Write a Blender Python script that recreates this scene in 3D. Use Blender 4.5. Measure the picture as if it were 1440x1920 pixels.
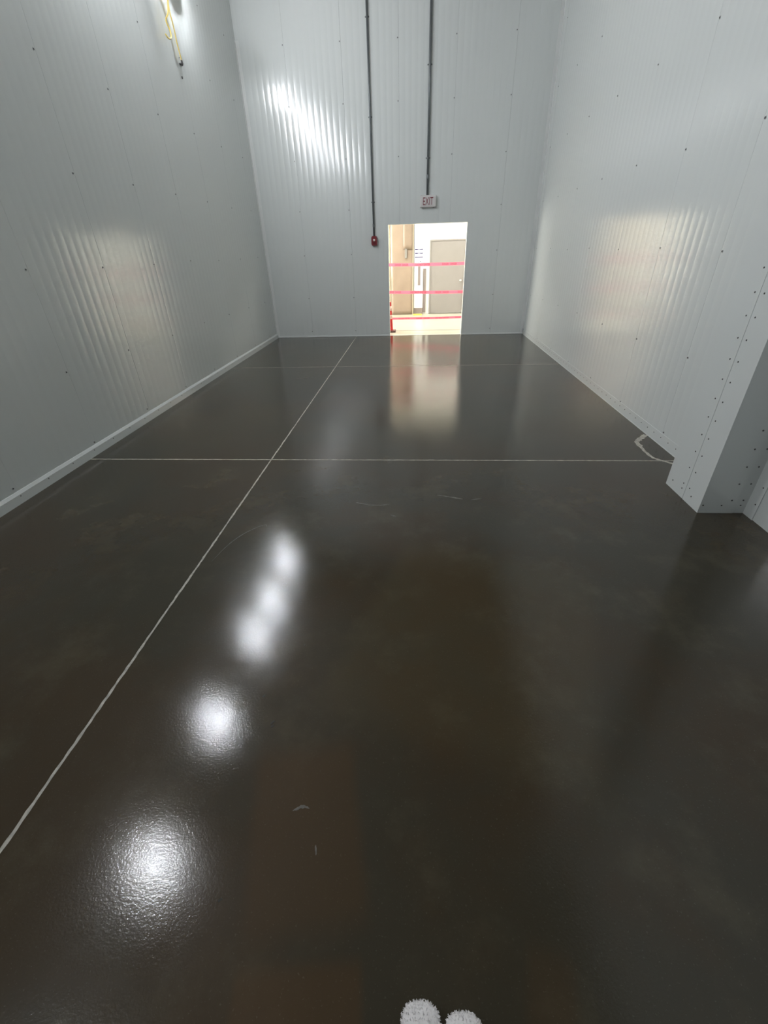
import bpy, bmesh, math, random
from mathutils import Vector, Matrix
random.seed(7)
scene = bpy.context.scene
C = scene.collection
for o in list(bpy.data.objects):
    bpy.data.objects.remove(o, do_unlink=True)

# ------------------------------------------------------------------ camera
CAM_H = 1.617
F_PX, PITCH, YAW, ROLL = 811.93, 0.5446, -0.0822, -0.0314
cam_d = bpy.data.cameras.new('camera')
cam = bpy.data.objects.new('camera', cam_d); C.objects.link(cam)
cam_d.sensor_fit = 'HORIZONTAL'; cam_d.sensor_width = 36.0
cam_d.lens = 36.0 * F_PX / 1440.0
cam_d.clip_start = 0.02; cam_d.clip_end = 200
_f = Vector((math.sin(YAW)*math.cos(PITCH), math.cos(YAW)*math.cos(PITCH), -math.sin(PITCH)))
_r = Vector((math.cos(YAW), -math.sin(YAW), 0)); _u = _r.cross(_f)
_r2 = math.cos(ROLL)*_r + math.sin(ROLL)*_u
_u2 = -math.sin(ROLL)*_r + math.cos(ROLL)*_u
_m = Matrix((_r2, _u2, -_f)).transposed().to_4x4(); _m.translation = (0, 0, CAM_H)
cam.matrix_world = _m
scene.camera = cam

# ------------------------------------------------------------------ world, exposure, lamp strengths
w = bpy.data.worlds.new('world'); scene.world = w; w.use_nodes = True
w.node_tree.nodes['Background'].inputs[0].default_value = (0.8, 0.86, 0.9, 1)
w.node_tree.nodes['Background'].inputs[1].default_value = 0.02
scene.view_settings.view_transform = 'Standard'
scene.view_settings.look = 'None'
scene.view_settings.gamma = 1.0
scene.view_settings.use_curve_mapping = False
scene.view_settings.exposure = 0.0
BULB_STRENGTH = 1780.0          # temporary string light bulbs on the left wall
BULB_COLOR = (0.93, 0.955, 1.0)
HALL_STRENGTH = 41.0           # ceiling fixtures of the hall beyond the doorway
ADDED_GLOW = 36.0                # glow of the unseen window added at the hall's left end
HALL_COLOR = (1.0, 0.955, 0.87)

# ------------------------------------------------------------------ room dimensions (metres)
XL, XR, YB = -3.077, 2.260, 10.071
YF = -4.0                      # room end behind the camera
ZC = 5.9                       # ceiling
DX0, DX1, DZ = -0.581, 0.959, 2.033
WT = 0.115                     # back wall thickness
JX, JY1, JY2, JY0 = -1.313, 3.561, 7.217, -0.095

# ------------------------------------------------------------------ materials
def new_mat(name):
    m = bpy.data.materials.new(name); m.use_nodes = True
    nt = m.node_tree; b = nt.nodes['Principled BSDF']
    return m, nt, b

def pbr(name, col, rough=0.5, metal=0.0, spec=0.5, noise=0.0, nscale=20.0, bump=0.0, bscale=80.0, coat=0.0):
    """plain procedural material: colour with optional noise variation and fine bump"""
    m, nt, b = new_mat(name)
    b.inputs['Roughness'].default_value = rough
    b.inputs['Metallic'].default_value = metal
    b.inputs['Specular IOR Level'].default_value = spec
    b.inputs['Coat Weight'].default_value = coat
    tc = nt.nodes.new('ShaderNodeTexCoord')
    n = nt.nodes.new('ShaderNodeTexNoise'); n.inputs['Scale'].default_value = nscale
    n.inputs['Detail'].default_value = 4
    nt.links.new(tc.outputs['Object'], n.inputs['Vector'])
    r = nt.nodes.new('ShaderNodeValToRGB')
    r.color_ramp.elements[0].position = 0.3; r.color_ramp.elements[1].position = 0.7
    r.color_ramp.elements[0].color = tuple(c*(1-noise) for c in col) + (1,)
    r.color_ramp.elements[1].color = tuple(min(1, c*(1+noise)) for c in col) + (1,)
    nt.links.new(n.outputs['Fac'], r.inputs['Fac'])
    nt.links.new(r.outputs['Color'], b.inputs['Base Color'])
    if bump > 0:
        n2 = nt.nodes.new('ShaderNodeTexNoise'); n2.inputs['Scale'].default_value = bscale
        nt.links.new(tc.outputs['Object'], n2.inputs['Vector'])
        bp = nt.nodes.new('ShaderNodeBump'); bp.inputs['Strength'].default_value = bump
        bp.inputs['Distance'].default_value = 0.002
        nt.links.new(n2.outputs['Fac'], bp.inputs['Height'])
        nt.links.new(bp.outputs['Normal'], b.inputs['Normal'])
    return m

def emit(name, col, strength):
    m, nt, b = new_mat(name)
    b.inputs['Base Color'].default_value = (*col, 1)
    b.inputs['Emission Color'].default_value = (*col, 1)
    b.inputs['Emission Strength'].default_value = strength
    return m

def panel_material(name, col, rough):
    m, nt, b = new_mat(name)
    tc = nt.nodes.new('ShaderNodeTexCoord')
    n = nt.nodes.new('ShaderNodeTexNoise'); n.inputs['Scale'].default_value = 1.3; n.inputs['Detail'].default_value = 5
    geo = nt.nodes.new('ShaderNodeNewGeometry')
    nt.links.new(geo.outputs['Position'], n.inputs['Vector'])
    mr = nt.nodes.new('ShaderNodeMapRange')
    mr.inputs['From Min'].default_value = 0.3; mr.inputs['From Max'].default_value = 0.7
    mr.inputs['To Min'].default_value = rough*0.85; mr.inputs['To Max'].default_value = rough*1.2
    nt.links.new(n.outputs['Fac'], mr.inputs['Value']); nt.links.new(mr.outputs['Result'], b.inputs['Roughness'])
    b.inputs['Base Color'].default_value = (*col, 1)
    b.inputs['IOR'].default_value = 1.65
    n2 = nt.nodes.new('ShaderNodeTexNoise'); n2.inputs['Scale'].default_value = 2.2; n2.inputs['Detail'].default_value = 2
    nt.links.new(geo.outputs['Position'], n2.inputs['Vector'])
    bp = nt.nodes.new('ShaderNodeBump'); bp.inputs['Strength'].default_value = 0.25; bp.inputs['Distance'].default_value = 0.004
    nt.links.new(n2.outputs['Fac'], bp.inputs['Height']); nt.links.new(bp.outputs['Normal'], b.inputs['Normal'])
    return m

def floor_material():
    m, nt, b = new_mat('polished_concrete')
    N = nt.nodes.new; L = nt.links.new
    geo = N('ShaderNodeNewGeometry')
    def noise(scale, detail=5, rough=0.55, vec=None):
        n = N('ShaderNodeTexNoise'); n.inputs['Scale'].default_value = scale
        n.inputs['Detail'].default_value = detail; n.inputs['Roughness'].default_value = rough
        L(vec or geo.outputs['Position'], n.inputs['Vector']); return n.outputs['Fac']
    def rng(v, a, bb, c=0.0, d=1.0, smooth=True):
        r = N('ShaderNodeMapRange'); r.interpolation_type = 'SMOOTHSTEP' if smooth else 'LINEAR'
        r.inputs['From Min'].default_value = a; r.inputs['From Max'].default_value = bb
        r.inputs['To Min'].default_value = c; r.inputs['To Max'].default_value = d
        L(v, r.inputs['Value']); return r.outputs['Result']
    def math_(op, a, bb):
        n = N('ShaderNodeMath'); n.operation = op
        for i, v in enumerate((a, bb)):
            if isinstance(v, (int, float)): n.inputs[i].default_value = v
            else: L(v, n.inputs[i])
        return n.outputs[0]
    def mix(fac, a, bb):
        n = N('ShaderNodeMix'); n.data_type = 'RGBA'
        if isinstance(fac, (int, float)): n.inputs[0].default_value = fac
        else: L(fac, n.inputs[0])
        for i, v in ((6, a), (7, bb)):
            if isinstance(v, tuple): n.inputs[i].default_value = (*v, 1)
            else: L(v, n.inputs[i])
        return n.outputs[2]
    def rect(cx, cy, sx, sy, rot, soft):
        mp = N('ShaderNodeMapping'); mp.vector_type = 'TEXTURE'
        mp.inputs['Location'].default_value = (cx, cy, 0); mp.inputs['Rotation'].default_value = (0, 0, rot)
        L(geo.outputs['Position'], mp.inputs['Vector'])
        s = N('ShaderNodeSeparateXYZ'); L(mp.outputs['Vector'], s.inputs[0])
        ax = math_('ABSOLUTE', s.outputs[0], 0); ay = math_('ABSOLUTE', s.outputs[1], 0)
        return math_('MULTIPLY', rng(ax, sx-soft, sx+soft, 1, 0), rng(ay, sy-soft*2, sy+soft*2, 1, 0))
    col = mix(rng(noise(0.75, 6, 0.62), 0.40, 0.60), FLOOR_A, FLOOR_B)          # grey-olive to brown clouds
    col = mix(math_('MULTIPLY', rng(noise(2.6, 6, 0.65), 0.48, 0.72), 0.55), col, FLOOR_C)
    # rectangular brown reflections in the foreground, painted into the floor colour
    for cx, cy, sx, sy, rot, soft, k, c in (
            (-0.345, 0.66, 0.175, 0.26, 0.22, 0.03, 0.5, FLOOR_REFL_BROWN), (-0.28, 0.24, 0.165, 0.10, 0.12, 0.015, 0.6, FLOOR_REFL_BROWN),
            (0.30, 1.55, 0.55, 0.62, -0.30, 0.06, 0.25, FLOOR_REFL_TAN), (0.36, 0.33, 0.06, 0.08, -0.2, 0.02, 0.3, FLOOR_REFL_BROWN)):
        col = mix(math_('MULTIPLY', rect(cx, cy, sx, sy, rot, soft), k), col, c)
    # dark damp spot by the cross joint
    sp = math_('MULTIPLY', rect(-0.78, 3.88, 0.10, 0.04, 0.1, 0.03), rng(noise(9), 0.4, 0.55))
    col = mix(math_('MULTIPLY', sp, 0.7), col, (0.02, 0.018, 0.014))
    # aggregate speckle
    col = mix(math_('MULTIPLY', rng(noise(140, 2), 0.62, 0.75), 0.25), col, (0.16, 0.145, 0.11))
    L(col, b.inputs['Base Color'])
    ro = rng(noise(1.7, 6, 0.6), 0.3, 0.7, FLOOR_ROUGH*0.8, FLOOR_ROUGH*1.25)
    L(ro, b.inputs['Roughness'])
    b.inputs['IOR'].default_value = 1.52
    bp = N('ShaderNodeBump'); bp.inputs['Strength'].default_value = 0.34; bp.inputs['Distance'].default_value = 0.001
    L(noise(120, 3, 0.6), bp.inputs['Height'])
    bp2 = N('ShaderNodeBump'); bp2.inputs['Strength'].default_value = 0.12; bp2.inputs['Distance'].default_value = 0.004
    L(noise(6, 4, 0.5), bp2.inputs['Height']); L(bp.outputs['Normal'], bp2.inputs['Normal'])
    L(bp2.outputs['Normal'], b.inputs['Normal'])
    return m

FLOOR_A = (0.045, 0.0395, 0.026); FLOOR_B = (0.052, 0.036, 0.019); FLOOR_C = (0.085, 0.072, 0.044)
FLOOR_REFL_BROWN = (0.078, 0.046, 0.020); FLOOR_REFL_TAN = (0.095, 0.076, 0.038); FLOOR_ROUGH = 0.12

M = {}
M['panel'] = panel_material('white_steel_panel', (0.70, 0.735, 0.722), 0.16)
M['core'] = pbr('panel_core', (0.55, 0.57, 0.57), 0.6)
M['trim'] = pbr('white_trim', (0.74, 0.76, 0.75), 0.32, noise=0.03, nscale=6, bump=0.05)
M['ceiling'] = pbr('ceiling_deck', (0.17, 0.145, 0.12), 0.6, noise=0.2, nscale=1.5)
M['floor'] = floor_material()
M['filler'] = pbr('joint_filler_dust', (0.47, 0.45, 0.39), 0.8, noise=0.3, nscale=35, bump=0.3, bscale=200)
M['scuff'] = pbr('pale_scuff', (0.12, 0.112, 0.095), 0.5, noise=0.3, nscale=60)
M['chip'] = pbr('dark_pit', (0.03, 0.027, 0.022), 0.7)
M['screw'] = pbr('dark_screw', (0.10, 0.10, 0.10), 0.4, 0.6)
M['washer'] = pbr('screw_washer', (0.5, 0.52, 0.52), 0.35)
M['conduit'] = pbr('galvanised_conduit', (0.17, 0.185, 0.19), 0.42, 0.35, noise=0.08)
M['sign_white'] = pbr('sign_housing', (0.70, 0.68, 0.67), 0.4)
M['sign_red'] = pbr('sign_red', (0.20, 0.035, 0.045), 0.5)
M['alarm_red'] = pbr('alarm_red', (0.20, 0.018, 0.025), 0.35)
M['lens'] = pbr('strobe_lens', (0.85, 0.75, 0.76), 0.1, coat=0.6)
M['yellow_cord'] = pbr('yellow_cord', (0.85, 0.66, 0.20), 0.45)
M['socket'] = pbr('yellow_socket', (0.75, 0.55, 0.08), 0.5)
M['bulb'] = emit('led_bulb', BULB_COLOR, BULB_STRENGTH)
M['bulb_body'] = pbr('bulb_body', (0.8, 0.8, 0.8), 0.4)
M['hall_wall'] = pbr('hall_white_paint', (0.82, 0.82, 0.78), 0.6, noise=0.02)
M['hall_floor'] = pbr('hall_pale_concrete', (0.42, 0.40, 0.32), 0.30, noise=0.08, nscale=2.5)
M['hall_joint'] = pbr('hall_joint_dark', (0.10, 0.095, 0.08), 0.8)
M['tan'] = pbr('kraft_board', (0.265, 0.205, 0.155), 0.35, noise=0.12, nscale=2.2, bump=0.5, bscale=6)
M['tan_dark'] = pbr('kraft_board_dark', (0.225, 0.172, 0.128), 0.4, noise=0.08, nscale=3)
M['cream'] = pbr('cream_lit_zone', (0.60, 0.53, 0.40), 0.35, bump=0.4, bscale=7)  # cream strip colour, also paints the strongly lit zone beside the tan board
M['greydoor'] = pbr('grey_door_paint', (0.24, 0.225, 0.213), 0.5, noise=0.03, nscale=3)
M['greyframe'] = pbr('grey_frame_paint', (0.19, 0.18, 0.165), 0.5)
M['greystrip'] = pbr('grey_strip', (0.20, 0.17, 0.16), 0.45)
M['paper'] = pbr('paper', (0.86, 0.86, 0.90), 0.7)
M['print_blue'] = pbr('print_blue', (0.02, 0.02, 0.09), 0.6)
M['print_dark'] = pbr('print_dark', (0.06, 0.06, 0.07), 0.6)
def film(name, col, trans):
    m, nt, b = new_mat(name)
    b.inputs['Base Color'].default_value = (*col, 1); b.inputs['Roughness'].default_value = 0.35
    t = nt.nodes.new('ShaderNodeBsdfTranslucent'); t.inputs['Color'].default_value = (*col, 1)
    n = nt.nodes.new('ShaderNodeTexNoise'); n.inputs['Scale'].default_value = 6
    mr = nt.nodes.new('ShaderNodeMapRange'); mr.inputs['To Min'].default_value = trans-0.1; mr.inputs['To Max'].default_value = trans+0.1
    nt.links.new(n.outputs['Fac'], mr.inputs['Value'])
    mx = nt.nodes.new('ShaderNodeMixShader'); nt.links.new(mr.outputs['Result'], mx.inputs[0])
    nt.links.new(b.outputs[0], mx.inputs[1]); nt.links.new(t.outputs[0], mx.inputs[2])
    nt.links.new(mx.outputs[0], nt.nodes['Material Output'].inputs['Surface'])
    return m
M['tape'] = film('red_barrier_tape', (0.86, 0.165, 0.25), 0.7)
M['tape_print'] = film('tape_print', (0.16, 0.012, 0.03), 0.3)
M['cone_red'] = pbr('cone_red', (0.62, 0.03, 0.03), 0.4)
M['cone_white'] = pbr('cone_white_band', (0.80, 0.55, 0.47), 0.4)
M['cone_base'] = pbr('cone_base', (0.12, 0.05, 0.045), 0.6)
M['steel'] = pbr('steel', (0.55, 0.55, 0.55), 0.3, 0.9)
M['yellow'] = pbr('yellow_paint', (0.75, 0.62, 0.08), 0.5)
M['shoe'] = pbr('white_fleece', (0.88, 0.86, 0.86), 0.95, noise=0.03, nscale=60, bump=0.2, bscale=220)
M['sole'] = pbr('shoe_sole', (0.45, 0.44, 0.44), 0.8)
M['added_glow'] = emit('added_glow_pane', (1.0, 0.96, 0.88), ADDED_GLOW)
M['diffuser'] = emit('hall_light_diffuser', HALL_COLOR, HALL_STRENGTH)

# ------------------------------------------------------------------ helpers
def mesh_obj(name, bm, mat, parent=None, smooth=False, loc=(0, 0, 0)):
    me = bpy.data.meshes.new(name); bm.to_mesh(me); bm.free()
    if smooth:
        for p in me.polygons: p.use_smooth = True
    o = bpy.data.objects.new(name, me); C.objects.link(o)
    me.materials.append(M[mat] if isinstance(mat, str) else mat)
    o.location = loc
    if parent: o.parent = parent
    return o
def link_copy(src, parent, loc=None, rot=None):
    o = src.copy(); C.objects.link(o); o.parent = parent
    if loc is not None: o.location = loc
    if rot is not None: o.rotation_euler = rot
    return o
def empty(name, loc=(0, 0, 0)):
    o = bpy.data.objects.new(name, None); C.objects.link(o); o.location = loc; o.empty_display_size = 0.1
    return o
def tag(o, label, cat, group=None):
    o['label'] = label; o['category'] = cat
    if group: o['group'] = group
    return o
def struct(o, label, cat):
    o['kind'] = 'structure'; o['label'] = label; o['category'] = cat
    return o
def bx(bm, x0, x1, y0, y1, z0, z1, bevel=0.0):
    vs = [bm.verts.new(p) for p in ((x0,y0,z0),(x1,y0,z0),(x1,y1,z0),(x0,y1,z0),(x0,y0,z1),(x1,y0,z1),(x1,y1,z1),(x0,y1,z1))]
    fs = [bm.faces.new([vs[i] for i in f]) for f in ((0,3,2,1),(4,5,6,7),(0,1,5,4),(1,2,6,5),(2,3,7,6),(3,0,4,7))]
    if bevel > 0:
        es = list({e for f in fs for e in f.edges})
        bmesh.ops.bevel(bm, geom=es, offset=bevel, segments=2, affect='EDGES', profile=0.5)
    return bm
def box(name, mat, x0, x1, y0, y1, z0, z1, parent=None, bevel=0.0):
    bm = bmesh.new(); bx(bm, x0, x1, y0, y1, z0, z1, bevel)
    return mesh_obj(name, bm, mat, parent)
def tube(bm, pts, r, n=8, cap=True):
    pts = [Vector(p) for p in pts]; rings = []
    up = Vector((0.13, 0.31, 0.94))
    for i, p in enumerate(pts):
        a = pts[max(0, i-1)]; b = pts[min(len(pts)-1, i+1)]
        t = (b-a).normalized()
        s = t.cross(up)
        if s.length < 1e-4: s = t.cross(Vector((1, 0, 0)))
        s.normalize(); q = s.cross(t)
        rr = r[i] if isinstance(r, (list, tuple)) else r
        rings.append([bm.verts.new(p + rr*(math.cos(2*math.pi*k/n)*s + math.sin(2*math.pi*k/n)*q)) for k in range(n)])
    for i in range(len(rings)-1):
        for k in range(n):
            bm.faces.new((rings[i][k], rings[i][(k+1) % n], rings[i+1][(k+1) % n], rings[i+1][k]))
    if cap:
        bm.faces.new(rings[0][::-1]); bm.faces.new(rings[-1])
def lathe(bm, prof, n=16, c=(0, 0, 0), axis='Z'):
    """prof: list of (radius, height) ; closed at both ends when radius 0"""
    rings = []
    for r, h in prof:
        ring = []
        for k in range(n):
            a = 2*math.pi*k/n; x, y = max(r, 1e-5)*math.cos(a), max(r, 1e-5)*math.sin(a)
            p = (x, y, h) if axis == 'Z' else ((x, -h, y) if axis == '-Y' else ((h, x, y) if axis == 'X' else (-h, -x, y)))
            ring.append(bm.verts.new(Vector(p) + Vector(c)))
        rings.append(ring)
    for i in range(len(rings)-1):
        for k in range(n):
            bm.faces.new((rings[i][k], rings[i][(k+1) % n], rings[i+1][(k+1) % n], rings[i+1][k]))
    bm.faces.new(rings[0][::-1]); bm.faces.new(rings[-1])
    bmesh.ops.recalc_face_normals(bm, faces=bm.faces)
def spline(pts, n=8):
    """Catmull-Rom through the points"""
    P = [Vector(p) for p in pts]; P = [2*P[0]-P[1]] + P + [2*P[-1]-P[-2]]; out = []
    for i in range(1, len(P)-2):
        for k in range(n):
            t = k/n
            out.append(0.5*((2*P[i]) + (-P[i-1]+P[i+1])*t + (2*P[i-1]-5*P[i]+4*P[i+1]-P[i+2])*t*t + (-P[i-1]+3*P[i]-3*P[i+1]+P[i+2])*t**3))
    return out + [P[-2]]
def text_obj(name, body, mat, parent, height, loc, rot, xscale=1.0, depth=0.001, width=None):
    cu = bpy.data.curves.new(name + '_curve', 'FONT'); cu.body = body; cu.size = 1.0
    cu.align_x = 'CENTER'; cu.align_y = 'CENTER'; cu.extrude = 0.0; cu.resolution_u = 2
    t = bpy.data.objects.new(name + '_tmp', cu); C.objects.link(t)
    bpy.context.view_layer.update()
    dg = bpy.context.evaluated_depsgraph_get()
    me = bpy.data.meshes.new_from_object(t.evaluated_get(dg))
    bpy.data.objects.remove(t, do_unlink=True); bpy.data.curves.remove(cu)
    xs = [v.co.x for v in me.vertices]; ys = [v.co.y for v in me.vertices]
    cx, cy = (min(xs)+max(xs))/2, (min(ys)+max(ys))/2; s = height/(max(ys)-min(ys))
    sx = (width/(max(xs)-min(xs))) if width else s*xscale
    for v in me.vertices:
        v.co = ((v.co.x-cx)*sx, (v.co.y-cy)*s, 0)
    bm = bmesh.new(); bm.from_mesh(me); bpy.data.meshes.remove(me)
    g = bmesh.ops.extrude_face_region(bm, geom=bm.faces[:])
    bmesh.ops.translate(bm, vec=(0, 0, depth), verts=[v for v in g['geom'] if isinstance(v, bmesh.types.BMVert)])
    bmesh.ops.recalc_face_normals(bm, faces=bm.faces)
    o = mesh_obj(name, bm, mat, parent)
    o.location = loc; o.rotation_euler = rot
    return o

# ------------------------------------------------------------------ floor: slabs, joints, repairs
floor = struct(empty('floor'), 'glossy sealed dark grey-brown concrete floor with pale control joints', 'floor')
G = 0.005
xs = [(XL-0.15, JX-G), (JX+G, XR+0.15)]
ys = [(YF, JY0-G), (JY0+G, JY1-G), (JY1+G, JY2-G), (JY2+G, YB+0.05)]
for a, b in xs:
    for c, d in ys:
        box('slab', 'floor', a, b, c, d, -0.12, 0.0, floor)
def ribbon(bm, pts, w, z=0.0012, jit=0.25, step=0.05, rnd=None):
    """flat strip with slightly ragged edges along a polyline, as a thin solid"""
    rnd = rnd or random
    P = [Vector((p[0], p[1], 0)) for p in pts]; S = []
    for i in range(len(P)-1):
        n = max(1, int((P[i+1]-P[i]).length/step))
        S += [P[i].lerp(P[i+1], k/n) for k in range(n)]
    S.append(P[-1]); rows = []
    for i, p in enumerate(S):
        t = (S[min(i+1, len(S)-1)]-S[max(i-1, 0)]).normalized(); nrm = Vector((-t.y, t.x, 0))
        ww = w(i/(len(S)-1)) if callable(w) else w
        a = p + nrm*ww*0.5*(1+rnd.uniform(-jit, jit)); b = p - nrm*ww*0.5*(1+rnd.uniform(-jit, jit))
        rows.append([bm.verts.new((a.x, a.y, z)), bm.verts.new((b.x, b.y, z)), bm.verts.new((b.x, b.y, -0.004)), bm.verts.new((a.x, a.y, -0.004))])
    for i in range(len(rows)-1):
        r, s = rows[i], rows[i+1]
        for k in range(4):
            bm.faces.new((r[k], r[(k+1) % 4], s[(k+1) % 4], s[k]))
    bm.faces.new(rows[0]); bm.faces.new(rows[-1][::-1])
    bmesh.ops.recalc_face_normals(bm, faces=bm.faces)
for pts, wd in (([(JX, YF), (JX, YB-0.02)], 0.012), ([(XL+0.02, JY1), (XR-0.02, JY1)], 0.012), ([(XL+0.02, JY2), (XR-0.02, JY2)], 0.008), ([(XL+0.02, JY0), (XR-0.02, JY0)], 0.014)):
    bm = bmesh.new(); ribbon(bm, pts, wd, 0.0008, 0.35, 0.03)
    mesh_obj('joint_filler', bm, 'filler', floor)
bm = bmesh.new()
ribbon(bm, [(2.245, 4.17), (2.085, 3.995), (2.078, 3.93), (2.062, 3.75), (2.07, 3.62), (2.19, 3.49)], lambda t: 0.045 if t < 0.45 else 0.028, 0.001, 0.35, 0.02)
mesh_obj('crack_filler', bm, 'filler', floor)['label'] = 'pale patching compound line around the column footing'
def scuff(pts, wd, mat='scuff'):
    bm = bmesh.new()
    ribbon(bm, [(p.x, p.y) for p in spline([(a, b, 0) for a, b in pts], 6)], lambda t: wd*(0.25+math.sin(math.pi*min(1, max(0, t)))), 0.0006, 0.5, 0.02)
    mesh_obj('scuff_mark', bm, mat, floor)
scuff([(-0.435, 2.79), (-0.34, 2.76), (-0.25, 2.755), (-0.18, 2.775)], 0.010)
scuff([(0.17, 2.92), (0.30, 2.88), (0.36, 2.86)], 0.012)
scuff([(0.42, 2.85), (0.50, 2.87)], 0.006)
scuff([(-0.17, 2.62), (-0.13, 2.60)], 0.010)
scuff([(-1.245, 2.05), (-1.215, 2.20), (-1.165, 2.33), (-1.09, 2.43), (-1.035, 2.47), (-1.02, 2.45)], 0.0035)
scuff([(-0.40, 0.705), (-0.37, 0.72), (-0.345, 0.715)], 0.008)
scuff([(-0.302, 0.612), (-0.296, 0.585)], 0.006)
scuff([(-1.86, 6.42), (-1.66, 6.52), (-1.60, 6.60)], 0.03)
for px, py, r in ((-0.632, 1.136, 0.006), (-0.560, 1.018, 0.008), (-0.556, 1.003, 0.006), (-0.52, 1.42, 0.004), (-0.555, 0.46, 0.005)):
    bm = bmesh.new()
    ribbon(bm, [(px-r, py-r*0.6), (px, py), (px+r*0.4, py+r)], r*1.2, 0.0007, 0.5, 0.003)
    mesh_obj('surface_chip', bm, 'chip', floor)

# ------------------------------------------------------------------ ribbed insulated wall panels
RIB_A, RIB_B, RIBS = 0.0005, 0.00035, 9
def panel_profile(u, W, A=RIB_A, B=RIB_B):
    t = u/W*RIBS
    d = abs(t - round(t))                     # pencil groove once per rib on a gently crowned sheet
    groove = 0.5*(1+math.cos(math.pi*d/0.17)) if d < 0.17 else 0.0
    return 0.5*A*(-math.cos(2*math.pi*t)-1) - B*groove
def panel_mesh(name, W, rects, mat, amp=1.0):
    """front sheet of a panel in (u, z); proud side is +n (local -Y), folded 12 mm back at every rim"""
    bm = bmesh.new()
    g = 0.0008
    for (u0, u1, z0, z1, rims) in rects:
        N = max(2, int(round((u1-u0)/W*RIBS*16)))
        us = [u0 + (u1-u0)*k/N for k in range(N+1)]
        us[0] += g if 'L' in rims else 0; us[-1] -= g if 'R' in rims else 0
        lo = [bm.verts.new((u, -panel_profile(u, W, RIB_A*amp, RIB_B*amp), z0)) for u in us]
        hi = [bm.verts.new((u, -panel_profile(u, W, RIB_A*amp, RIB_B*amp), z1)) for u in us]
        for k in range(N):
            f = bm.faces.new((lo[k], lo[k+1], hi[k+1], hi[k])); f.smooth = True
        for k, flag in ((0, 'L'), (N, 'R')):
            if flag in rims:
                a, b = lo[k].co, hi[k].co
                q = [bm.verts.new(v) for v in (a, b, (b.x, 0.012, b.z), (a.x, 0.012, a.z))]
                bm.faces.new(q if k == 0 else q[::-1])
    me = bpy.data.meshes.new(name); bm.to_mesh(me); bm.free(); me.materials.append(M[mat])
    return me
def fastener_mesh():
    bm = bmesh.new(); lathe(bm, [(0.0, 0.0), (0.011, 0.0), (0.010, 0.002), (0.0, 0.0025)], 12, axis='-Y')
    for f in bm.faces: f.material_index = 0
    n0 = len(bm.faces)
    b2 = bmesh.new(); lathe(b2, [(0.0, 0.002), (0.006, 0.002), (0.006, 0.005), (0.004, 0.006), (0.0, 0.006)], 10, axis='-Y')
    for f in b2.faces: f.material_index = 1
    tmp = bpy.data.meshes.new('t'); b2.to_mesh(tmp); b2.free()
    bm.from_mesh(tmp); bpy.data.meshes.remove(tmp)
    me = bpy.data.meshes.new('fastener'); bm.to_mesh(me); bm.free()
    me.materials.append(M['washer']); me.materials.append(M['screw'])
    return me
def rivet_mesh():
    bm = bmesh.new(); lathe(bm, [(0.0, 0.0), (0.0055, 0.0), (0.0048, 0.0022), (0.002, 0.0034), (0.0, 0.0036)], 8, axis='-Y')
    me = bpy.data.meshes.new('rivet'); bm.to_mesh(me); bm.free(); me.materials.append(M['screw'])
    for p in me.polygons: p.use_smooth = True
    return me
FAST, RIVET = fastener_mesh(), rivet_mesh()
FZ = [0.120, 0.770, 1.550, 2.285, 3.055, 3.805, 4.575, 5.34]
def put(name, me, parent, loc, rz):
    o = bpy.data.objects.new(name, me); C.objects.link(o); o.parent = parent; o.location = loc; o.rotation_euler = (0, 0, rz)
    return o
# local panel frame: +X along the wall, -Y towards the room
# --- left wall: faces +X  (local -Y -> world +X : rotate +90 deg; local +X -> world +Y)
wall_left = struct(box('wall_left', 'core', XL-0.15, XL-0.013, YF, YB+WT, 0, ZC), 'left wall of white ribbed insulated metal panels', 'wall')
LW = 0.970; seam0 = 3.735
pm = panel_mesh('panel', LW, [(0, LW, 0.0, ZC, 'LR')], 'panel')
seams = [seam0 + LW*k for k in range(-8, 7)]
for s in seams:
    if s + LW < YB + 0.01: put('panel', pm, wall_left, (XL, s, 0), math.pi/2)
last = [s for s in seams if s + LW < YB + 0.01][-1] + LW
put('panel', panel_mesh('panel_end', LW, [(0, YB-last, 0, ZC, 'L')], 'panel'), wall_left, (XL, last, 0), math.pi/2)
for s in seams:
    if s < 1.0 or s > YB: continue
    for z in FZ: put('fastener', FAST, wall_left, (XL, s+random.uniform(-0.03, -0.022), z+random.uniform(-.012, .012)), math.pi/2)
# --- right wall: faces -X (local -Y -> world -X : rotate -90; local +X -> world -Y)
wall_right = struct(box('wall_right', 'core', XR+0.013, XR+0.15, YF, YB+WT, 0, ZC), 'right wall of white ribbed insulated metal panels', 'wall')
RW = 0.9775; rs0 = 3.930
pm = panel_mesh('panel', RW, [(0, RW, 0.0, ZC, 'LR')], 'panel')
rseams = [rs0 + RW*k for k in range(-8, 7)]
for s in rseams:
    if s + RW < YB + 0.01: put('panel', pm, wall_right, (XR, s+RW, 0), -math.pi/2)
last = [s for s in rseams if s + RW < YB + 0.01][-1] + RW
put('panel', panel_mesh('panel_end', RW, [(0, YB-last, 0, ZC, 'R')], 'panel'), wall_right, (XR, YB, 0), -math.pi/2)
for s in rseams:
    if s < 3.0 or s > YB: continue
    for z in FZ: put('fastener', FAST, wall_right, (XR, s+random.uniform(-0.02, -0.012), z+random.uniform(-.012, .012)), -math.pi/2)
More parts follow.
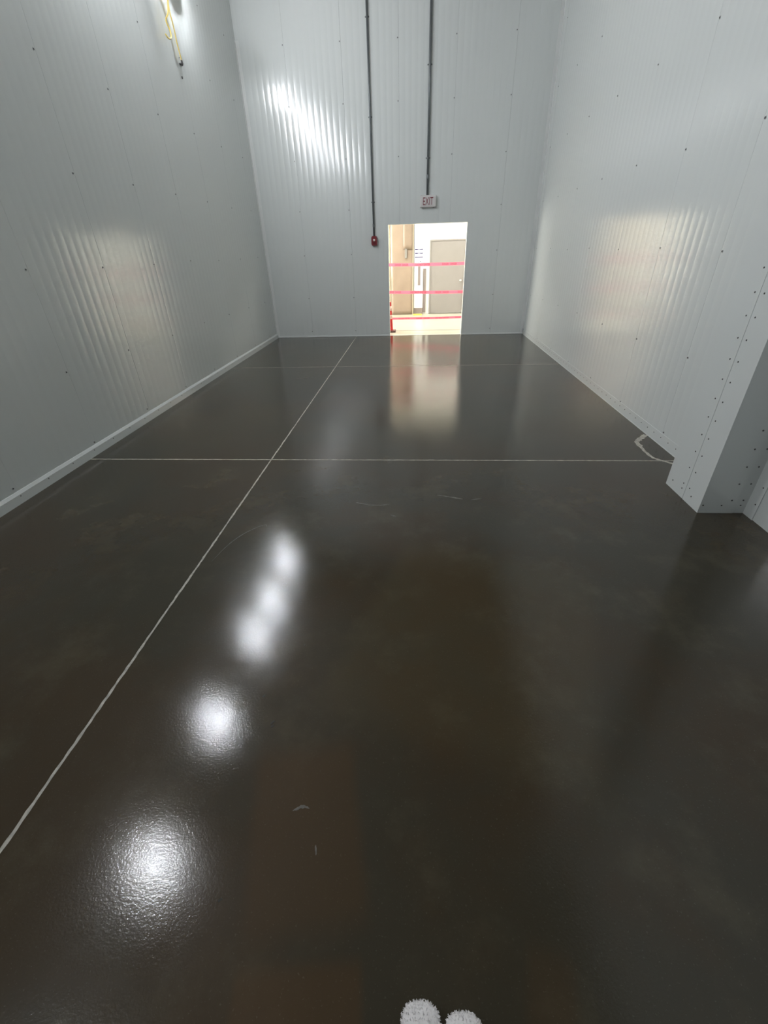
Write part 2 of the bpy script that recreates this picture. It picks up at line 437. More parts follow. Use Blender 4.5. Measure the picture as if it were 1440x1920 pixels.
# --- back wall: faces -Y, local = world
bm = bmesh.new()
bx(bm, XL-0.15, DX0, YB+0.013, YB+WT, 0, ZC); bx(bm, DX1, XR+0.15, YB+0.013, YB+WT, 0, ZC); bx(bm, DX0, DX1, YB+0.013, YB+WT, DZ, ZC)
wall_back = struct(mesh_obj('wall_back', bm, 'core'), 'far end wall of white ribbed metal panels with a doorway', 'wall')
BW = 0.960; bs = [-3.225, -2.265, -1.305, -0.345, 0.615, 1.575]
for s in bs:
    e = min(s+BW, XR); a = max(s, XL); rl = []
    def cut(u0, u1, z0, z1, rims): rl.append((u0-s, u1-s, z0, z1, rims))
    rim = ('L' if a == s else '') + ('R' if e == s+BW else '')
    if e <= DX0 or a >= DX1: cut(a, e, 0, ZC, rim)
    else:
        if a < DX0: cut(a, DX0, 0, DZ, rim.replace('R', ''))
        if e > DX1: cut(DX1, e, 0, DZ, rim.replace('L', ''))
        cut(a, e, DZ, ZC, rim)
    put('panel', panel_mesh('panel_back', BW, rl, 'panel', 1.7), wall_back, (s, YB, 0), 0)
    if a == s and not (DX0 < s < DX1):
        for z in FZ: put('fastener', FAST, wall_back, (s-0.018, YB, z), 0)
    elif a == s:
        for z in FZ[4:]: put('fastener', FAST, wall_back, (s-0.018, YB, z), 0)
# --- end of the room behind the camera, ceiling
wall_front = struct(box('wall_front', 'core', XL-0.15, XR+0.15, YF-0.12, YF, 0, ZC), 'end wall behind the camera', 'wall')
ceiling = struct(box('ceiling', 'ceiling', XL-0.15, XR+0.15, YF-0.12, YB+WT, ZC, ZC+0.12), 'dark brownish ceiling deck above the frame', 'ceiling')

# --- base trims
bm = bmesh.new()   # left: small sloped curb with a folded lip
prof = [(XL-0.002, 0.0), (XL+0.024, 0.0), (XL+0.020, 0.068), (XL+0.006, 0.088), (XL-0.002, 0.090)]
r0 = [bm.verts.new((x, YF, z)) for x, z in prof]; r1 = [bm.verts.new((x, YB, z)) for x, z in prof]
for k in range(5): bm.faces.new((r0[k], r0[(k+1) % 5], r1[(k+1) % 5], r1[k]))
bm.faces.new(r0); bm.faces.new(r1[::-1]); bmesh.ops.recalc_face_normals(bm, faces=bm.faces)
base_left = struct(mesh_obj('baseboard_left', bm, 'panel'), 'white metal base trim riveted along the left wall', 'baseboard')
y = 2.45
while y < YB:
    put('rivet', RIVET, base_left, (XL+0.021, y, 0.055), math.pi/2); y += 0.30
PX, PY0, PY1 = 1.955, 2.700, 3.141      # boxed column
bm = bmesh.new(); bx(bm, XR-0.003, XR+0.002, PY1, YB, 0, 0.105); bx(bm, XR-0.006, XR+0.002, PY1, YB, 0, 0.006)
base_right = struct(mesh_obj('baseboard_right', bm, 'panel'), 'white metal base angle with a row of rivets along the right wall', 'baseboard')
y = 3.25
while y < YB-0.05:
    put('rivet', RIVET, base_right, (XR-0.003, y, 0.068), -math.pi/2); y += 0.1355
for a, b in ((XL, DX0-0.002), (DX1+0.002, XR)):
    bm = bmesh.new(); bx(bm, a, b, YB-0.014, YB+0.002, 0, 0.026, 0.004)
    struct(mesh_obj('baseboard_back', bm, 'trim'), 'low white sealant strip at the foot of the end wall, ' + ('left' if a < DX0-1 else 'right') + ' of the doorway', 'baseboard')
# corner trims
bm = bmesh.new(); bx(bm, XL-0.001, XL+0.055, YB-0.004, YB+0.002, 0.026, 4.66); bx(bm, XL-0.001, XL+0.003, YB-0.055, YB, 0.026, 4.66)
struct(mesh_obj('trim_1', bm, 'trim'), 'white angle trim in the left corner of the end wall', 'trim')
bm = bmesh.new(); bx(bm, XR-0.055, XR+0.001, YB-0.004, YB+0.002, 0.026, ZC); bx(bm, XR-0.003, XR+0.001, YB-0.055, YB, 0.026, ZC)
struct(mesh_obj('trim_2', bm, 'trim'), 'white angle trim in the right corner of the end wall', 'trim')
# doorway lining
bm = bmesh.new()
bx(bm, DX0-0.001, DX0+0.006, YB-0.002, YB+WT+0.002, 0, DZ); bx(bm, DX1-0.006, DX1+0.001, YB-0.002, YB+WT+0.002, 0, DZ); bx(bm, DX0+0.006, DX1-0.006, YB-0.002, YB+WT+0.002, DZ-0.006, DZ+0.001)
struct(mesh_obj('trim_3', bm, 'trim'), 'thin white metal lining of the open doorway', 'trim')

# ------------------------------------------------------------------ boxed column on the right wall
col_ = struct(box('wall_pilaster', 'core', PX+0.003, XR, PY0+0.003, PY1-0.003, 0, ZC), 'white riveted metal column casing standing out from the right wall', 'pilaster')
YS, XS_ = 2.895, 2.183
def flat(name, x0, x1, y0, y1, z0=0.0, z1=ZC):
    return box(name, 'trim_panel', x0, x1, y0, y1, z0, z1, col_)
M['trim_panel'] = M['panel']
flat('casing_sheet', PX-0.002, PX+0.003, YS+0.005, PY1)                # rear half of the side
flat('casing_sheet', PX+0.003, XR, PY1-0.003, PY1)                     # hidden far face
bm = bmesh.new(); bx(bm, PX-0.003, PX+0.001, PY0-0.003, YS, 0, ZC); bx(bm, PX+0.001, XS_, PY0-0.003, PY0+0.001, 0, ZC)
mesh_obj('corner_sheet', bm, 'panel', col_)
bm = bmesh.new(); bx(bm, XS_-0.03, XR, PY0+0.001, PY0+0.003, 0, ZC); bx(bm, XR-0.006, XR-0.001, 2.608, PY0+0.003, 0, ZC)
mesh_obj('inner_corner_sheet', bm, 'panel', col_)
for k in range(26):
    z = 0.1055 + 0.1243*k
    put('rivet', RIVET, col_, (PX-0.002, YS+0.045, z), -math.pi/2)
    put('rivet', RIVET, col_, (PX-0.003, YS-0.037, z), -math.pi/2)
    put('rivet', RIVET, col_, (XS_-0.038, PY0-0.003, z-0.005), 0)
    put('rivet', RIVET, col_, (XS_+0.038, PY0+0.001, z-0.005), 0)
    put('rivet', RIVET, col_, (XR-0.006, 2.635, z), -math.pi/2)
for yy in (3.071, 2.94): put('rivet', RIVET, col_, (PX-0.002, yy, 0.064), -math.pi/2)
put('rivet', RIVET, col_, (PX-0.003, 2.813, 0.064), -math.pi/2)
for xx in (1.972, 2.092): put('rivet', RIVET, col_, (xx, PY0-0.003, 0.060), 0)
put('rivet', RIVET, col_, (2.218, PY0+0.001, 0.060), 0)

# ------------------------------------------------------------------ exit sign and alarm with their conduits
def conduit(name, x, r, z0, label, collar):
    t = empty(name, (x, YB, z0)); tag(t, label, 'conduit')
    bm = bmesh.new(); tube(bm, [(0, -r-0.008, 0), (0, -r-0.008, ZC-z0-0.02)], r, 14)
    mesh_obj('pipe', bm, 'conduit', t, True)
    for z in collar:
        bm = bmesh.new(); tube(bm, [(0, -r-0.008, z-z0-0.03), (0, -r-0.008, z-z0+0.03)], r*1.22, 14)
        mesh_obj('coupling', bm, 'conduit', t, False)
    z = z0 + 0.55
    while z < ZC - 0.2:
        bm = bmesh.new(); bx(bm, -r*2.1, r*2.1, -0.003, 0, z-z0-0.009, z-z0+0.009); tube(bm, [(0, -r-0.008, z-z0-0.009), (0, -r-0.008, z-z0+0.009)], r*1.12, 14)
        mesh_obj('strap', bm, 'conduit', t); z += 1.22
    return t
conduit('conduit_pipe', -0.853, 0.0165, 1.842, 'thin grey conduit running up the wall from the red alarm', (2.02,))
conduit('conduit_pipe', 0.173, 0.0195, 2.463, 'grey conduit running up the wall from the exit sign', (2.74,))
es = empty('exit_sign', (0.190, YB, 2.372)); tag(es, 'small white exit sign with dark red letters above the doorway', 'sign')
bm = bmesh.new(); bx(bm, -0.150, 0.150, -0.058, 0.0, -0.093, 0.093, 0.012); mesh_obj('housing', bm, 'sign_white', es)
bm = bmesh.new(); bx(bm, -0.128, 0.128, -0.062, -0.057, -0.074, 0.074, 0.002); mesh_obj('face_plate', bm, 'sign_white', es)
text_obj('lettering', 'EXIT', 'sign_red', es, 0.118, (0, -0.0622, 0.0), (math.pi/2, 0, 0), depth=0.003, width=0.190)
for sx in (-1, 1):
    bm = bmesh.new(); lathe(bm, [(0, 0), (0.012, 0), (0.012, 0.006), (0, 0.008)], 10, (sx*0.1, -0.028, -0.1), 'Z'); mesh_obj('test_button', bm, 'conduit', es)
al = empty('fire_alarm', (-0.851, YB, 1.768)); tag(al, 'small red wall alarm with a white strobe lens at the end of a conduit', 'alarm')
bm = bmesh.new(); bx(bm, -0.052, 0.052, -0.045, 0, -0.075, 0.075, 0.006); mesh_obj('back_box', bm, 'alarm_red', al)
bm = bmesh.new()
o8 = [(-0.058, 0.055), (-0.036, 0.082), (0.036, 0.082), (0.058, 0.055), (0.058, -0.055), (0.036, -0.082), (-0.036, -0.082), (-0.058, -0.055)]
ra = [bm.verts.new((x, -0.045, z)) for x, z in o8]; rb = [bm.verts.new((x*0.86, -0.07, z*0.88)) for x, z in o8]
for k in range(8): bm.faces.new((ra[k], ra[(k+1) % 8], rb[(k+1) % 8], rb[k]))
bm.faces.new(ra[::-1]); bm.faces.new(rb); bmesh.ops.recalc_face_normals(bm, faces=bm.faces); mesh_obj('cover', bm, 'alarm_red', al)
bm = bmesh.new(); lathe(bm, [(0.0, 0.068), (0.022, 0.068), (0.021, 0.082), (0.013, 0.092), (0.0, 0.095)], 14, (0, 0, 0.012), '-Y'); mesh_obj('strobe_lens', bm, 'lens', al, True)
bm = bmesh.new()
for k in range(4): bx(bm, -0.028, 0.028, -0.073, -0.069, -0.058+k*0.011, -0.052+k*0.011)
mesh_obj('sounder_grille', bm, 'tape_print', al)

# ------------------------------------------------------------------ temporary string light along the left wall
LZ = 4.36
lamps = [(-2.975, 7.80), (-2.86, 6.37), (-2.90, 5.44), (-2.945, 3.76), (-2.95, 1.97), (-2.95, 0.15)]
sl = empty('string_light', (XL+0.05, 5.0, 4.70)); tag(sl, 'yellow cord of the temporary string light dangling high on the left wall', 'string light')
off = Vector(sl.location)
def lp(p): return Vector(p) - off
pts = []; prev = None
anchor = [(-2.99, 9.0, 5.15)] + [(x-0.04, y, LZ+(0.30 if y > 7 else 0.20)) for x, y in lamps] + [(-2.99, -1.2, 4.70)]
for i in range(len(anchor)):
    a = Vector(anchor[i]); pts.append(a)
    if i+1 < len(anchor):
        b = Vector(anchor[i+1]); m_ = a.lerp(b, 0.5); m_.z += 0.10; m_.x = XL+0.03; pts.append(m_)
bm = bmesh.new(); tube(bm, [lp(p) for p in spline(pts, 8)], 0.007, 6); mesh_obj('cord', bm, 'yellow_cord', sl, True)
for x, y in lamps:
    c = lp((x, y, LZ + (0.09 if y > 7 else 0.0)))      # the last lamp hangs a little higher
    TILT = Matrix.Rotation(math.radians(-90), 3, 'Y')
    def tilt(b_): bmesh.ops.rotate(b_, cent=c, matrix=TILT, verts=b_.verts); return b_
    e_ = c + TILT @ Vector((0, 0, 0.135))
    bm = bmesh.new(); tube(bm, [c+Vector((-0.04, 0, 0.205)), e_+Vector((0.012, 0, 0.05)), e_], 0.007, 6); mesh_obj('pigtail', bm, 'yellow_cord', sl, True)
    bm = bmesh.new(); lathe(bm, [(0.012, 0.14), (0.024, 0.13), (0.026, 0.075), (0.020, 0.07)], 14, c); mesh_obj('socket', tilt(bm), 'socket', sl, True)
    bm = bmesh.new(); lathe(bm, [(0.016, 0.072), (0.030, 0.055), (0.047, 0.016), (0.056, 0.004), (0.058, -0.012), (0.0555, -0.012), (0.050, 0.004), (0.0, 0.006)], 16, c); mesh_obj('bulb_base_shield', tilt(bm), 'bulb_body', sl, True)  # flared rim added as a shield to keep light off the wall behind
    bm = bmesh.new(); lathe(bm, [(0.046, 0.0), (0.0445, -0.012), (0.040, -0.024), (0.030, -0.036), (0.014, -0.044), (0.0, -0.046)], 16, c); mesh_obj('bulb', tilt(bm), 'bulb', sl, True)
    bm = bmesh.new()
    for k in range(6):
        a = 2*math.pi*k/6; d = Vector((math.cos(a), math.sin(a), 0))
        tube(bm, [c+d*0.026+Vector((0, 0, 0.10)), c+d*0.065+Vector((0, 0, 0.03)), c+d*0.070+Vector((0, 0, -0.03)), c+d*0.03+Vector((0, 0, -0.085)), c+Vector((0, 0, -0.09))], 0.0016, 4)
    mesh_obj('guard', tilt(bm), 'socket', sl)
# the two loose cord ends that hang into view
X1 = XL+0.05
bm = bmesh.new(); tube(bm, [lp(p) for p in spline([(X1+0.02, 7.70, 4.56), (X1+0.02, 7.46, 4.38), (X1+0.02, 7.40, 4.22), (X1+0.01, 7.36, 4.11), (X1, 7.285, 4.03), (X1, 7.345, 3.96), (X1+0.01, 7.31, 3.89), (X1+0.01, 7.235, 3.862), (X1, 7.19, 3.885)], 8)], 0.0085, 7)
mesh_obj('loose_cord_end', bm, 'yellow_cord', sl, True)
XW = XL+0.028
bm = bmesh.new(); tube(bm, [lp(p) for p in spline([(X1, 7.70, 4.56), (X1, 7.52, 4.36), (XW, 7.50, 4.20), (XW, 7.53, 4.05), (XW, 7.535, 3.93), (XW, 7.56, 3.83), (XW, 7.575, 3.755)], 8)], 0.0075, 7)
mesh_obj('hanging_cord', bm, 'yellow_cord', sl, True)
bm = bmesh.new(); tube(bm, [lp((XW, 7.575, 3.765)), lp((XW, 7.578, 3.735)), lp((XW-0.008, 7.580, 3.715))], [0.011, 0.016, 0.012], 8)
bx(bm, *[v for ax in range(3) for v in ((XL+0.001, XL+0.02), (7.545, 7.615), (3.722, 3.734))[ax]])
me_ = mesh_obj('cord_connector', bm, 'screw', sl)
# (the bracket box above was made in world space; shift its last eight vertices into the thing's space)
for v in list(me_.data.vertices)[-8:]: v.co = v.co - off
bm = bmesh.new(); lathe(bm, [(0, 0), (0.016, 0), (0.014, 0.006), (0, 0.009)], 10, lp((XL+0.001, 7.555, 3.60)), 'X'); mesh_obj('dark_wall_dot', bm, 'screw', sl)  # small dark dot on the wall below the cord connector

# ------------------------------------------------------------------ hall beyond the doorway
HY0, HY1, HX0, HX1, HZ = YB+WT, 13.72, -6.0, 5.0, 3.05
hf = struct(empty('floor_hall'), 'pale overexposed concrete floor of the hall beyond the doorway', 'floor')
box('slab', 'hall_floor', HX0, HX1, YB+0.05, 10.745, -0.12, -0.001, hf)
box('slab', 'hall_floor', HX0, HX1, 10.800, HY1, -0.12, -0.001, hf)
box('joint', 'hall_joint', HX0, HX1, 10.745, 10.800, -0.12, -0.004, hf)
box('door_sill', 'hall_wall', DX0+0.006, DX1-0.006, YB+0.052, YB+0.085, -0.01, 0.004, hf)
struct(box('wall_hall_far', 'hall_wall', HX0, HX1, HY1, HY1+0.12, 0, HZ), 'bright white far wall of the hall seen through the doorway', 'wall')
struct(box('wall_hall_left', 'hall_wall', HX0-0.12, HX0, HY0, HY1+0.12, 0, HZ), 'white end wall of the hall on the left', 'wall')
struct(box('wall_hall_right', 'hall_wall', HX1, HX1+0.12, HY0, HY1+0.12, 0, HZ), 'white end wall of the hall on the right', 'wall')
struct(box('ceiling_hall', 'hall_wall', HX0-0.12, HX1+0.12, HY0, HY1+0.12, HZ, HZ+0.1), 'white ceiling of the hall', 'ceiling')
struct(box('wall_hall_near_left', 'hall_wall', HX0-0.12, XL-0.15, YB+0.05, HY0, 0, HZ), 'near wall of the hall left of the room', 'wall')
struct(box('wall_hall_near_right', 'hall_wall', XR+0.15, HX1+0.12, YB+0.05, HY0, 0, HZ), 'near wall of the hall right of the room', 'wall')
win = struct(empty('added_window', (HX0, 12.1, 0)), 'unseen glowing window added at the left end of the hall', 'window')
bm = bmesh.new(); bx(bm, 0.0, 0.03, -1.1, 1.1, 0.75, 2.35); mesh_obj('pane', bm, 'added_glow', win)  # unseen glowing pane, added to throw a bright band on the right wall
for a in ((-1.16, -1.1, 0.69, 2.41), (1.1, 1.16, 0.69, 2.41), (-1.1, 1.1, 0.69, 0.75), (-1.1, 1.1, 2.35, 2.41), (-0.02, 0.02, 0.75, 2.35)):
    bm = bmesh.new(); bx(bm, 0.0, 0.06, a[0], a[1], a[2], a[3]); mesh_obj('frame_bar', bm, 'trim', win)
for i, (x, y_) in enumerate(((-3.4, 12.0), (-1.0, 12.0), (1.4, 12.0), (3.6, 12.0))):
    t = empty('hall_light', (x, y_, HZ))
    tag(t, ('leftmost', 'second from the left', 'second from the right', 'rightmost')[i] + ' recessed ceiling light of the hall beyond the doorway', 'light', 'hall ceiling lights')
    bm = bmesh.new()
    for a in ((-0.62, 0.62, -0.32, -0.30), (-0.62, 0.62, 0.30, 0.32), (-0.62, -0.60, -0.30, 0.30), (0.60, 0.62, -0.30, 0.30)): bx(bm, *a, -0.03, 0)
    mesh_obj('frame', bm, 'trim', t)
    bm = bmesh.new(); bx(bm, -0.60, 0.60, -0.30, 0.30, -0.02, -0.005); mesh_obj('diffuser', bm, 'diffuser', t)

# things against the hall's far wall
def sheet(bm, x0, x1, z0, z1, y, nx, nz, amp, th, seed):
    rnd = random.Random(seed); F = []
    for j in range(nz+1):
        F.append([bm.verts.new((x0+(x1-x0)*i/nx, y-abs(rnd.gauss(0, amp)), z0+(z1-z0)*j/nz)) for i in range(nx+1)])
    for j in range(nz):
        for i in range(nx): bm.faces.new((F[j][i], F[j][i+1], F[j+1][i+1], F[j+1][i]))
    g = bmesh.ops.extrude_face_region(bm, geom=bm.faces[:])
    bmesh.ops.translate(bm, vec=(0, th, 0), verts=[v for v in g['geom'] if isinstance(v, bmesh.types.BMVert)])
    bmesh.ops.recalc_face_normals(bm, faces=bm.faces)
kb = empty('kraft_board', (-0.45, HY1-0.03, 0)); tag(kb, 'tall tan board wrapped in crinkled plastic leaning on the hall wall', 'board')
bm = bmesh.new(); sheet(bm, -0.27, 0.322, 0, 2.75, -0.055, 8, 24, 0.006, 0.03, 3); mesh_obj('board', bm, 'tan', kb, True)
bm = bmesh.new(); sheet(bm, 0.07, 0.322, 1.60, 2.75, -0.080, 4, 10, 0.002, 0.012, 4); mesh_obj('cover_sheet', bm, 'tan_dark', kb, True)
bm = bmesh.new(); bx(bm, 0.11, 0.175, -0.12, -0.07, 1.40, 1.62, 0.006); mesh_obj('switch_box', bm, 'greyframe', kb)
bm = bmesh.new(); bx(bm, 0.325, 0.345, -0.06, -0.001, 0, 2.75); mesh_obj('edge_strip', bm, 'cream', kb)
cb = empty('cream_lit_zone', (-1.1, HY1-0.03, 0)); tag(cb, 'cream sheet painting the strongly lit zone left of the tan board in the hall', 'sheet')
bm = bmesh.new(); sheet(bm, -0.7, 0.375, 0.0, 2.8, -0.02, 12, 20, 0.008, 0.012, 9); mesh_obj('sheet', bm, 'cream', cb, True)  # cream colour stands in for strong light on this zone

# white personnel door with notices
wd = struct(empty('door_1', (-0.085, HY1, 0)), 'white door with paper notices on the far side of the hall', 'door')
bm = bmesh.new(); bx(bm, 0.0, 0.245, -0.045, 0.0, 0.16, 2.35, 0.002); mesh_obj('leaf', bm, 'hall_wall', wd)
bm = bmesh.new(); bx(bm, 0.0, 0.245, -0.048, 0.0, 0.01, 0.16); mesh_obj('kick_plate', bm, 'greystrip', wd)
bm = bmesh.new(); bx(bm, -0.012, 0.0, -0.06, 0, 0, 2.36); mesh_obj('jamb', bm, 'greyframe', wd)
bm = bmesh.new(); bx(bm, 0.105, 0.175, -0.052, -0.040, 0.735, 1.20, 0.002); mesh_obj('vision_strip', bm, 'greystrip', wd)
bm = bmesh.new(); bx(bm, 0.255, 0.330, -0.030, -0.0, 0.04, 1.14, 0.002); mesh_obj('pull_strip', bm, 'greystrip', wd)
no = empty('notice_sheet', (0.0, HY1-0.046, 1.49)); tag(no, 'white paper notice with three dark blue lines taped to the hall door', 'notice')
bm = bmesh.new(); bx(bm, -0.078, 0.158, -0.004, 0, -0.115, 0.150); mesh_obj('paper', bm, 'paper', no)
for z, th in ((0.105, 0.030), (0.018, 0.030), (-0.075, 0.0149)):
    if th > 0.015:
        for a, b in ((-0.060, 0.012), (0.075, 0.148)):
            bm = bmesh.new(); bx(bm, a, b, -0.006, -0.004, z-th/2, z+th/2); mesh_obj('printed_line', bm, 'print_blue', no)
        bm = bmesh.new(); bx(bm, -0.070, 0.152, -0.0055, -0.004, z-th/3.5, z+th/3.5); mesh_obj('printed_line', bm, 'print_blue', no)
    else:
        bm = bmesh.new(); bx(bm, -0.070, 0.152, -0.006, -0.004, z-0.011, z+0.011); mesh_obj('printed_line', bm, 'print_blue', no)
n2 = empty('notice_label', (0.06, HY1-0.046, 1.31)); tag(n2, 'small white label below the lined notice on the hall door', 'notice')
bm = bmesh.new(); bx(bm, -0.06, 0.06, -0.004, 0, -0.05, 0.05); mesh_obj('paper', bm, 'paper', n2)
bm = bmesh.new(); bx(bm, 0.012, 0.036, -0.006, -0.004, -0.012, 0.014); mesh_obj('printed_mark', bm, 'print_dark', n2)
bm = bmesh.new(); bx(bm, -0.03, -0.02, -0.006, -0.004, -0.03, 0.03); mesh_obj('printed_mark', bm, 'greystrip', n2)

# grey door
gd = struct(empty('door_2', (0.79, HY1, 0)), 'grey steel door in the far wall of the hall', 'door')
bm = bmesh.new(); bx(bm, -0.425, 0.475, -0.040, 0.0, 0.012, 1.775, 0.003); mesh_obj('leaf', bm, 'greydoor', gd)
for a in ((-0.455, -0.425, 0, 1.81), (0.475, 0.505, 0, 1.81), (-0.425, 0.475, 1.775, 1.81)):
    bm = bmesh.new(); bx(bm, a[0], a[1], -0.055, 0, a[2], a[3]); mesh_obj('frame_bar', bm, 'greydoor', gd)
bm = bmesh.new(); lathe(bm, [(0.0, 0.04), (0.028, 0.04), (0.028, 0.046), (0.012, 0.05), (0.012, 0.075), (0.030, 0.085), (0.026, 0.105), (0.0, 0.11)], 14, (0.405, 0, 0.83), '-Y'); mesh_obj('knob', bm, 'steel', gd, True)
bm = bmesh.new(); bx(bm, -0.22, 0.02, -0.10, 0.04, 0, 0.02, 0.003)
yb = mesh_obj('yellow_block', bm, 'yellow', None); yb.location = (0.12, HY1-0.20, 0.0)
tag(yb, 'small yellow block on the hall floor at the foot of the white door', 'block')

# ------------------------------------------------------------------ slim cone and barrier tapes
cn = empty('traffic_cone', (-0.590, 10.62, 0)); tag(cn, 'slim red cone with pale bands half hidden behind the left door jamb', 'cone')
def crad(z): return 0.060 - 0.038*(z/0.62)
bm = bmesh.new(); bx(bm, -0.115, 0.115, -0.115, 0.115, 0, 0.038, 0.008); mesh_obj('base', bm, 'cone_base', cn)
bm = bmesh.new(); lathe(bm, [(0.0, 0.03), (crad(0.03)+0.012, 0.03), (crad(0.06), 0.06)] + [(crad(z), z) for z in (0.2, 0.4, 0.6)] + [(0.018, 0.622), (0.0, 0.623)], 20); mesh_obj('body', bm, 'cone_red', cn, True)
for z0, z1 in ((0.275, 0.36), (0.445, 0.535)):
    bm = bmesh.new(); lathe(bm, [(crad(z0)-0.004, z0), (crad(z0)+0.002, z0), (crad(z1)+0.002, z1), (crad(z1)-0.004, z1)], 20); mesh_obj('reflective_band', bm, 'cone_white', cn, True)
def tape(a, b, wdt, sag, label, words, amp=0.004, phase=0.0):
    a, b = Vector(a), Vector(b); mid = a.lerp(b, 0.5)
    t = empty('barrier_tape', a); tag(t, label, 'tape', 'red barrier tapes across the doorway')
    N = 40; bm = bmesh.new(); rows = []
    d = (b-a); dn = Vector((d.x, d.y, 0)).normalized(); nrm = Vector((dn.y, -dn.x, 0))
    def at(s):
        p = d*s; p = p + Vector((0, 0, -sag*4*s*(1-s))) + nrm*amp*math.sin(9*s+phase)
        tw = 0.07*math.sin(5*s+phase)
        return p, Vector((nrm.x*math.sin(tw), nrm.y*math.sin(tw), math.cos(tw)))
    for k in range(N+1):
        p, up = at(k/N)
        rows.append([bm.verts.new(p+up*wdt/2), bm.verts.new(p-up*wdt/2)])
    for k in range(N): bm.faces.new((rows[k][1], rows[k+1][1], rows[k+1][0], rows[k][0]))
    mesh_obj('strip', bm, 'tape', t, True)
    for s, wl, txt in words:
        p, up = at(s); rz = math.atan2(dn.y, dn.x); sl_ = -math.atan2(d.z, Vector((d.x, d.y)).length)
        o = text_obj('printed_word', txt, 'tape_print', t, wdt*0.62, p + nrm*0.0045, (math.pi/2, sl_, rz), depth=0.0015, width=wl)
    return t
# attached to the hall side of the wall beyond both jambs
TY = HY0 + 0.012
L_ = 1.86
def ws(lst): return [((x - (-0.74))/L_, wl, tx) for x, wl, tx in lst]
tape((-0.74, TY, 1.350), (1.12, TY, 1.338), 0.056, 0.010, 'topmost of the three red barrier tapes across the doorway',
     ws([(-0.395, 0.125, 'DANGER'), (-0.245, 0.125, 'DANGER'), (0.115, 0.29, 'DO NOT ENTER'), (0.57, 0.125, 'DANGER'), (0.735, 0.125, 'DANGER')]), phase=0.3)
tape((-0.74, TY, 0.850), (1.12, TY, 0.820), 0.056, 0.008, 'middle of the three red barrier tapes across the doorway',
     ws([(-0.53, 0.10, 'DANGER'), (-0.395, 0.125, 'DANGER'), (0.03, 0.33, 'DO NOT ENTER'), (0.44, 0.125, 'DANGER'), (0.60, 0.125, 'DANGER'), (0.90, 0.10, 'DANGER')]), phase=1.7)
tape((-0.545, 10.555, 0.285), (1.12, TY, 0.338), 0.044, 0.006, 'lowest red barrier tape, tied to the slim cone',
     [(0.16, 0.25, 'DO NOT ENTER'), (0.36, 0.125, 'DANGER'), (0.46, 0.125, 'DANGER'), (0.66, 0.29, 'DO NOT ENTER'), (0.86, 0.125, 'DANGER')], phase=2.6)

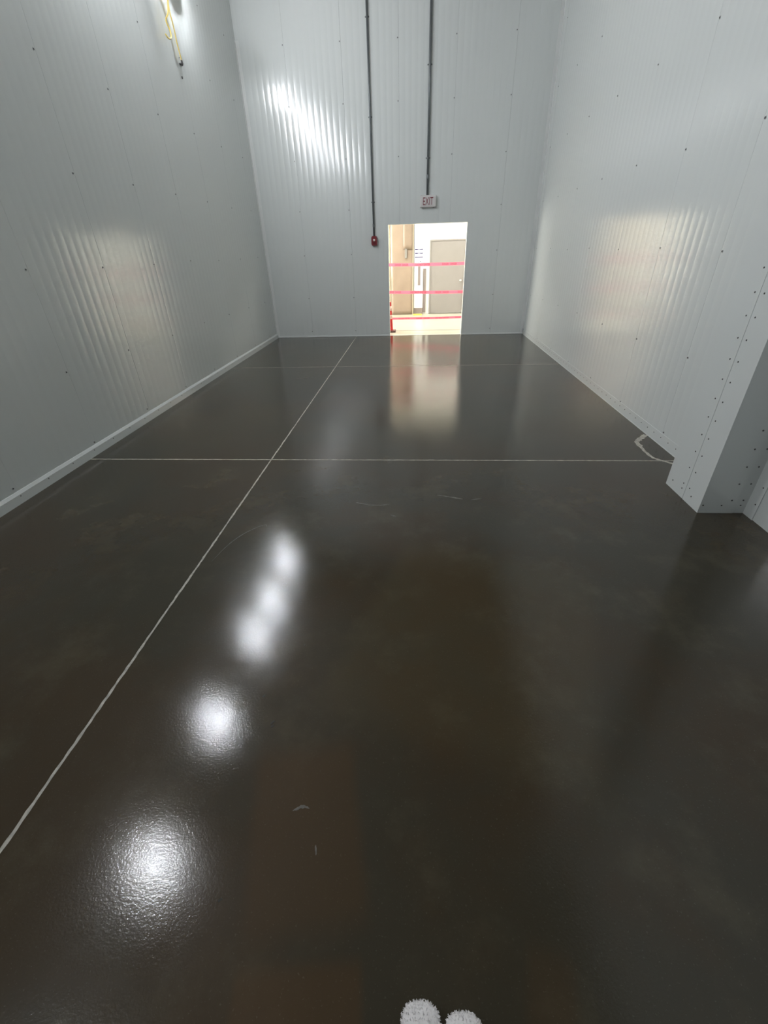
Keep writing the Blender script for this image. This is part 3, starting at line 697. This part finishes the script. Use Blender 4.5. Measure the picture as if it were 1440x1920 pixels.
# ------------------------------------------------------------------ the photographer's white fuzzy footwear at the lower edge
def shoe(name, tip, heading, label):
    t = empty(name, (tip[0], tip[1], 0)); t.rotation_euler = (0, 0, heading)
    tag(t, label, 'shoe', 'white fuzzy shoes at the lower edge')
    # local: toe tip at origin, heel at -Y ; sections (y, half width, height)
    secs = [(-0.002, 0.010, 0.030), (-0.010, 0.031, 0.046), (-0.024, 0.0425, 0.058), (-0.045, 0.0455, 0.065), (-0.08, 0.0455, 0.070), (-0.12, 0.043, 0.082),
            (-0.16, 0.041, 0.100), (-0.20, 0.039, 0.108), (-0.24, 0.036, 0.106), (-0.265, 0.026, 0.098), (-0.274, 0.010, 0.080)]
    bm = bmesh.new(); rings = []; n = 16
    for y, hw, hh in secs:
        ring = []
        for k in range(n):
            a = 2*math.pi*k/n; ca, sa = math.cos(a), math.sin(a)
            x = hw*math.copysign(abs(ca)**0.8, ca); z = 0.012 + (hh-0.012)*0.5*(1+math.copysign(abs(sa)**0.75, sa))
            ring.append(bm.verts.new((x, y, z)))
        rings.append(ring)
    for i in range(len(rings)-1):
        for k in range(n): bm.faces.new((rings[i][k], rings[i+1][k], rings[i+1][(k+1) % n], rings[i][(k+1) % n]))
    bm.faces.new(rings[0]); bm.faces.new(rings[-1][::-1]); bmesh.ops.recalc_face_normals(bm, faces=bm.faces)
    bmesh.ops.subdivide_edges(bm, edges=bm.edges[:], cuts=1, use_grid_fill=True, smooth=0.6)
    bm.normal_update()
    rnd = random.Random(len(label)); fb = bmesh.new()
    faces = [f for f in bm.faces if f.calc_center_median().z > 0.012]
    areas = [f.calc_area() for f in faces]
    for f in rnd.choices(faces, areas, k=5000):
        ws_ = [rnd.random() for _ in f.verts]; s_ = sum(ws_)
        p = sum((v.co*w_ for v, w_ in zip(f.verts, ws_)), Vector())/s_
        d = (f.normal + Vector((rnd.gauss(0, .5), rnd.gauss(0, .5), rnd.gauss(0, .5)))).normalized()
        s = d.cross(Vector((rnd.random(), rnd.random(), rnd.random()))).normalized()*0.0011
        ln = rnd.uniform(0.003, 0.0065)
        q = p + d*ln*0.6 + Vector((rnd.gauss(0, .0012), rnd.gauss(0, .0012), 0))
        a, b, c, e = (fb.verts.new(v) for v in (p-s, p+s, q+s*0.6, p+d*ln))
        fb.faces.new((a, b, c)); fb.faces.new((a, c, e))
    up = mesh_obj('upper', bm, 'shoe', t, True)
    fz = mesh_obj('fleece_fibres', fb, 'shoe', t); fz['kind'] = 'stuff'
    bm = bmesh.new(); r1 = []; r2 = []
    prof = [(s[0], s[1]) for s in secs]
    out = [(hw*0.98, y) for y, hw in prof] + [(-hw*0.98, y) for y, hw in prof[::-1]]
    r1 = [bm.verts.new((x, y, 0.0)) for x, y in out]; r2 = [bm.verts.new((x, y, 0.022)) for x, y in out]
    for k in range(len(out)): bm.faces.new((r1[k], r1[(k+1) % len(out)], r2[(k+1) % len(out)], r2[k]))
    bm.faces.new(r1); bm.faces.new(r2); bmesh.ops.recalc_face_normals(bm, faces=bm.faces)
    mesh_obj('sole', bm, 'sole', t)
    bm = bmesh.new(); lathe(bm, [(0.030, 0.09), (0.040, 0.10), (0.041, 0.118), (0.036, 0.121), (0.034, 0.112), (0.0, 0.106)], 18, (0, -0.205, 0)); mesh_obj('collar', bm, 'shoe', t, True)
    return t
shoe('fuzzy_shoe', (0.0290, 0.293), 0.0, 'left tip of the two white fuzzy shoes at the lower edge')
shoe('fuzzy_shoe', (0.1310, 0.281), 0.0, 'right tip of the two white fuzzy shoes at the lower edge')
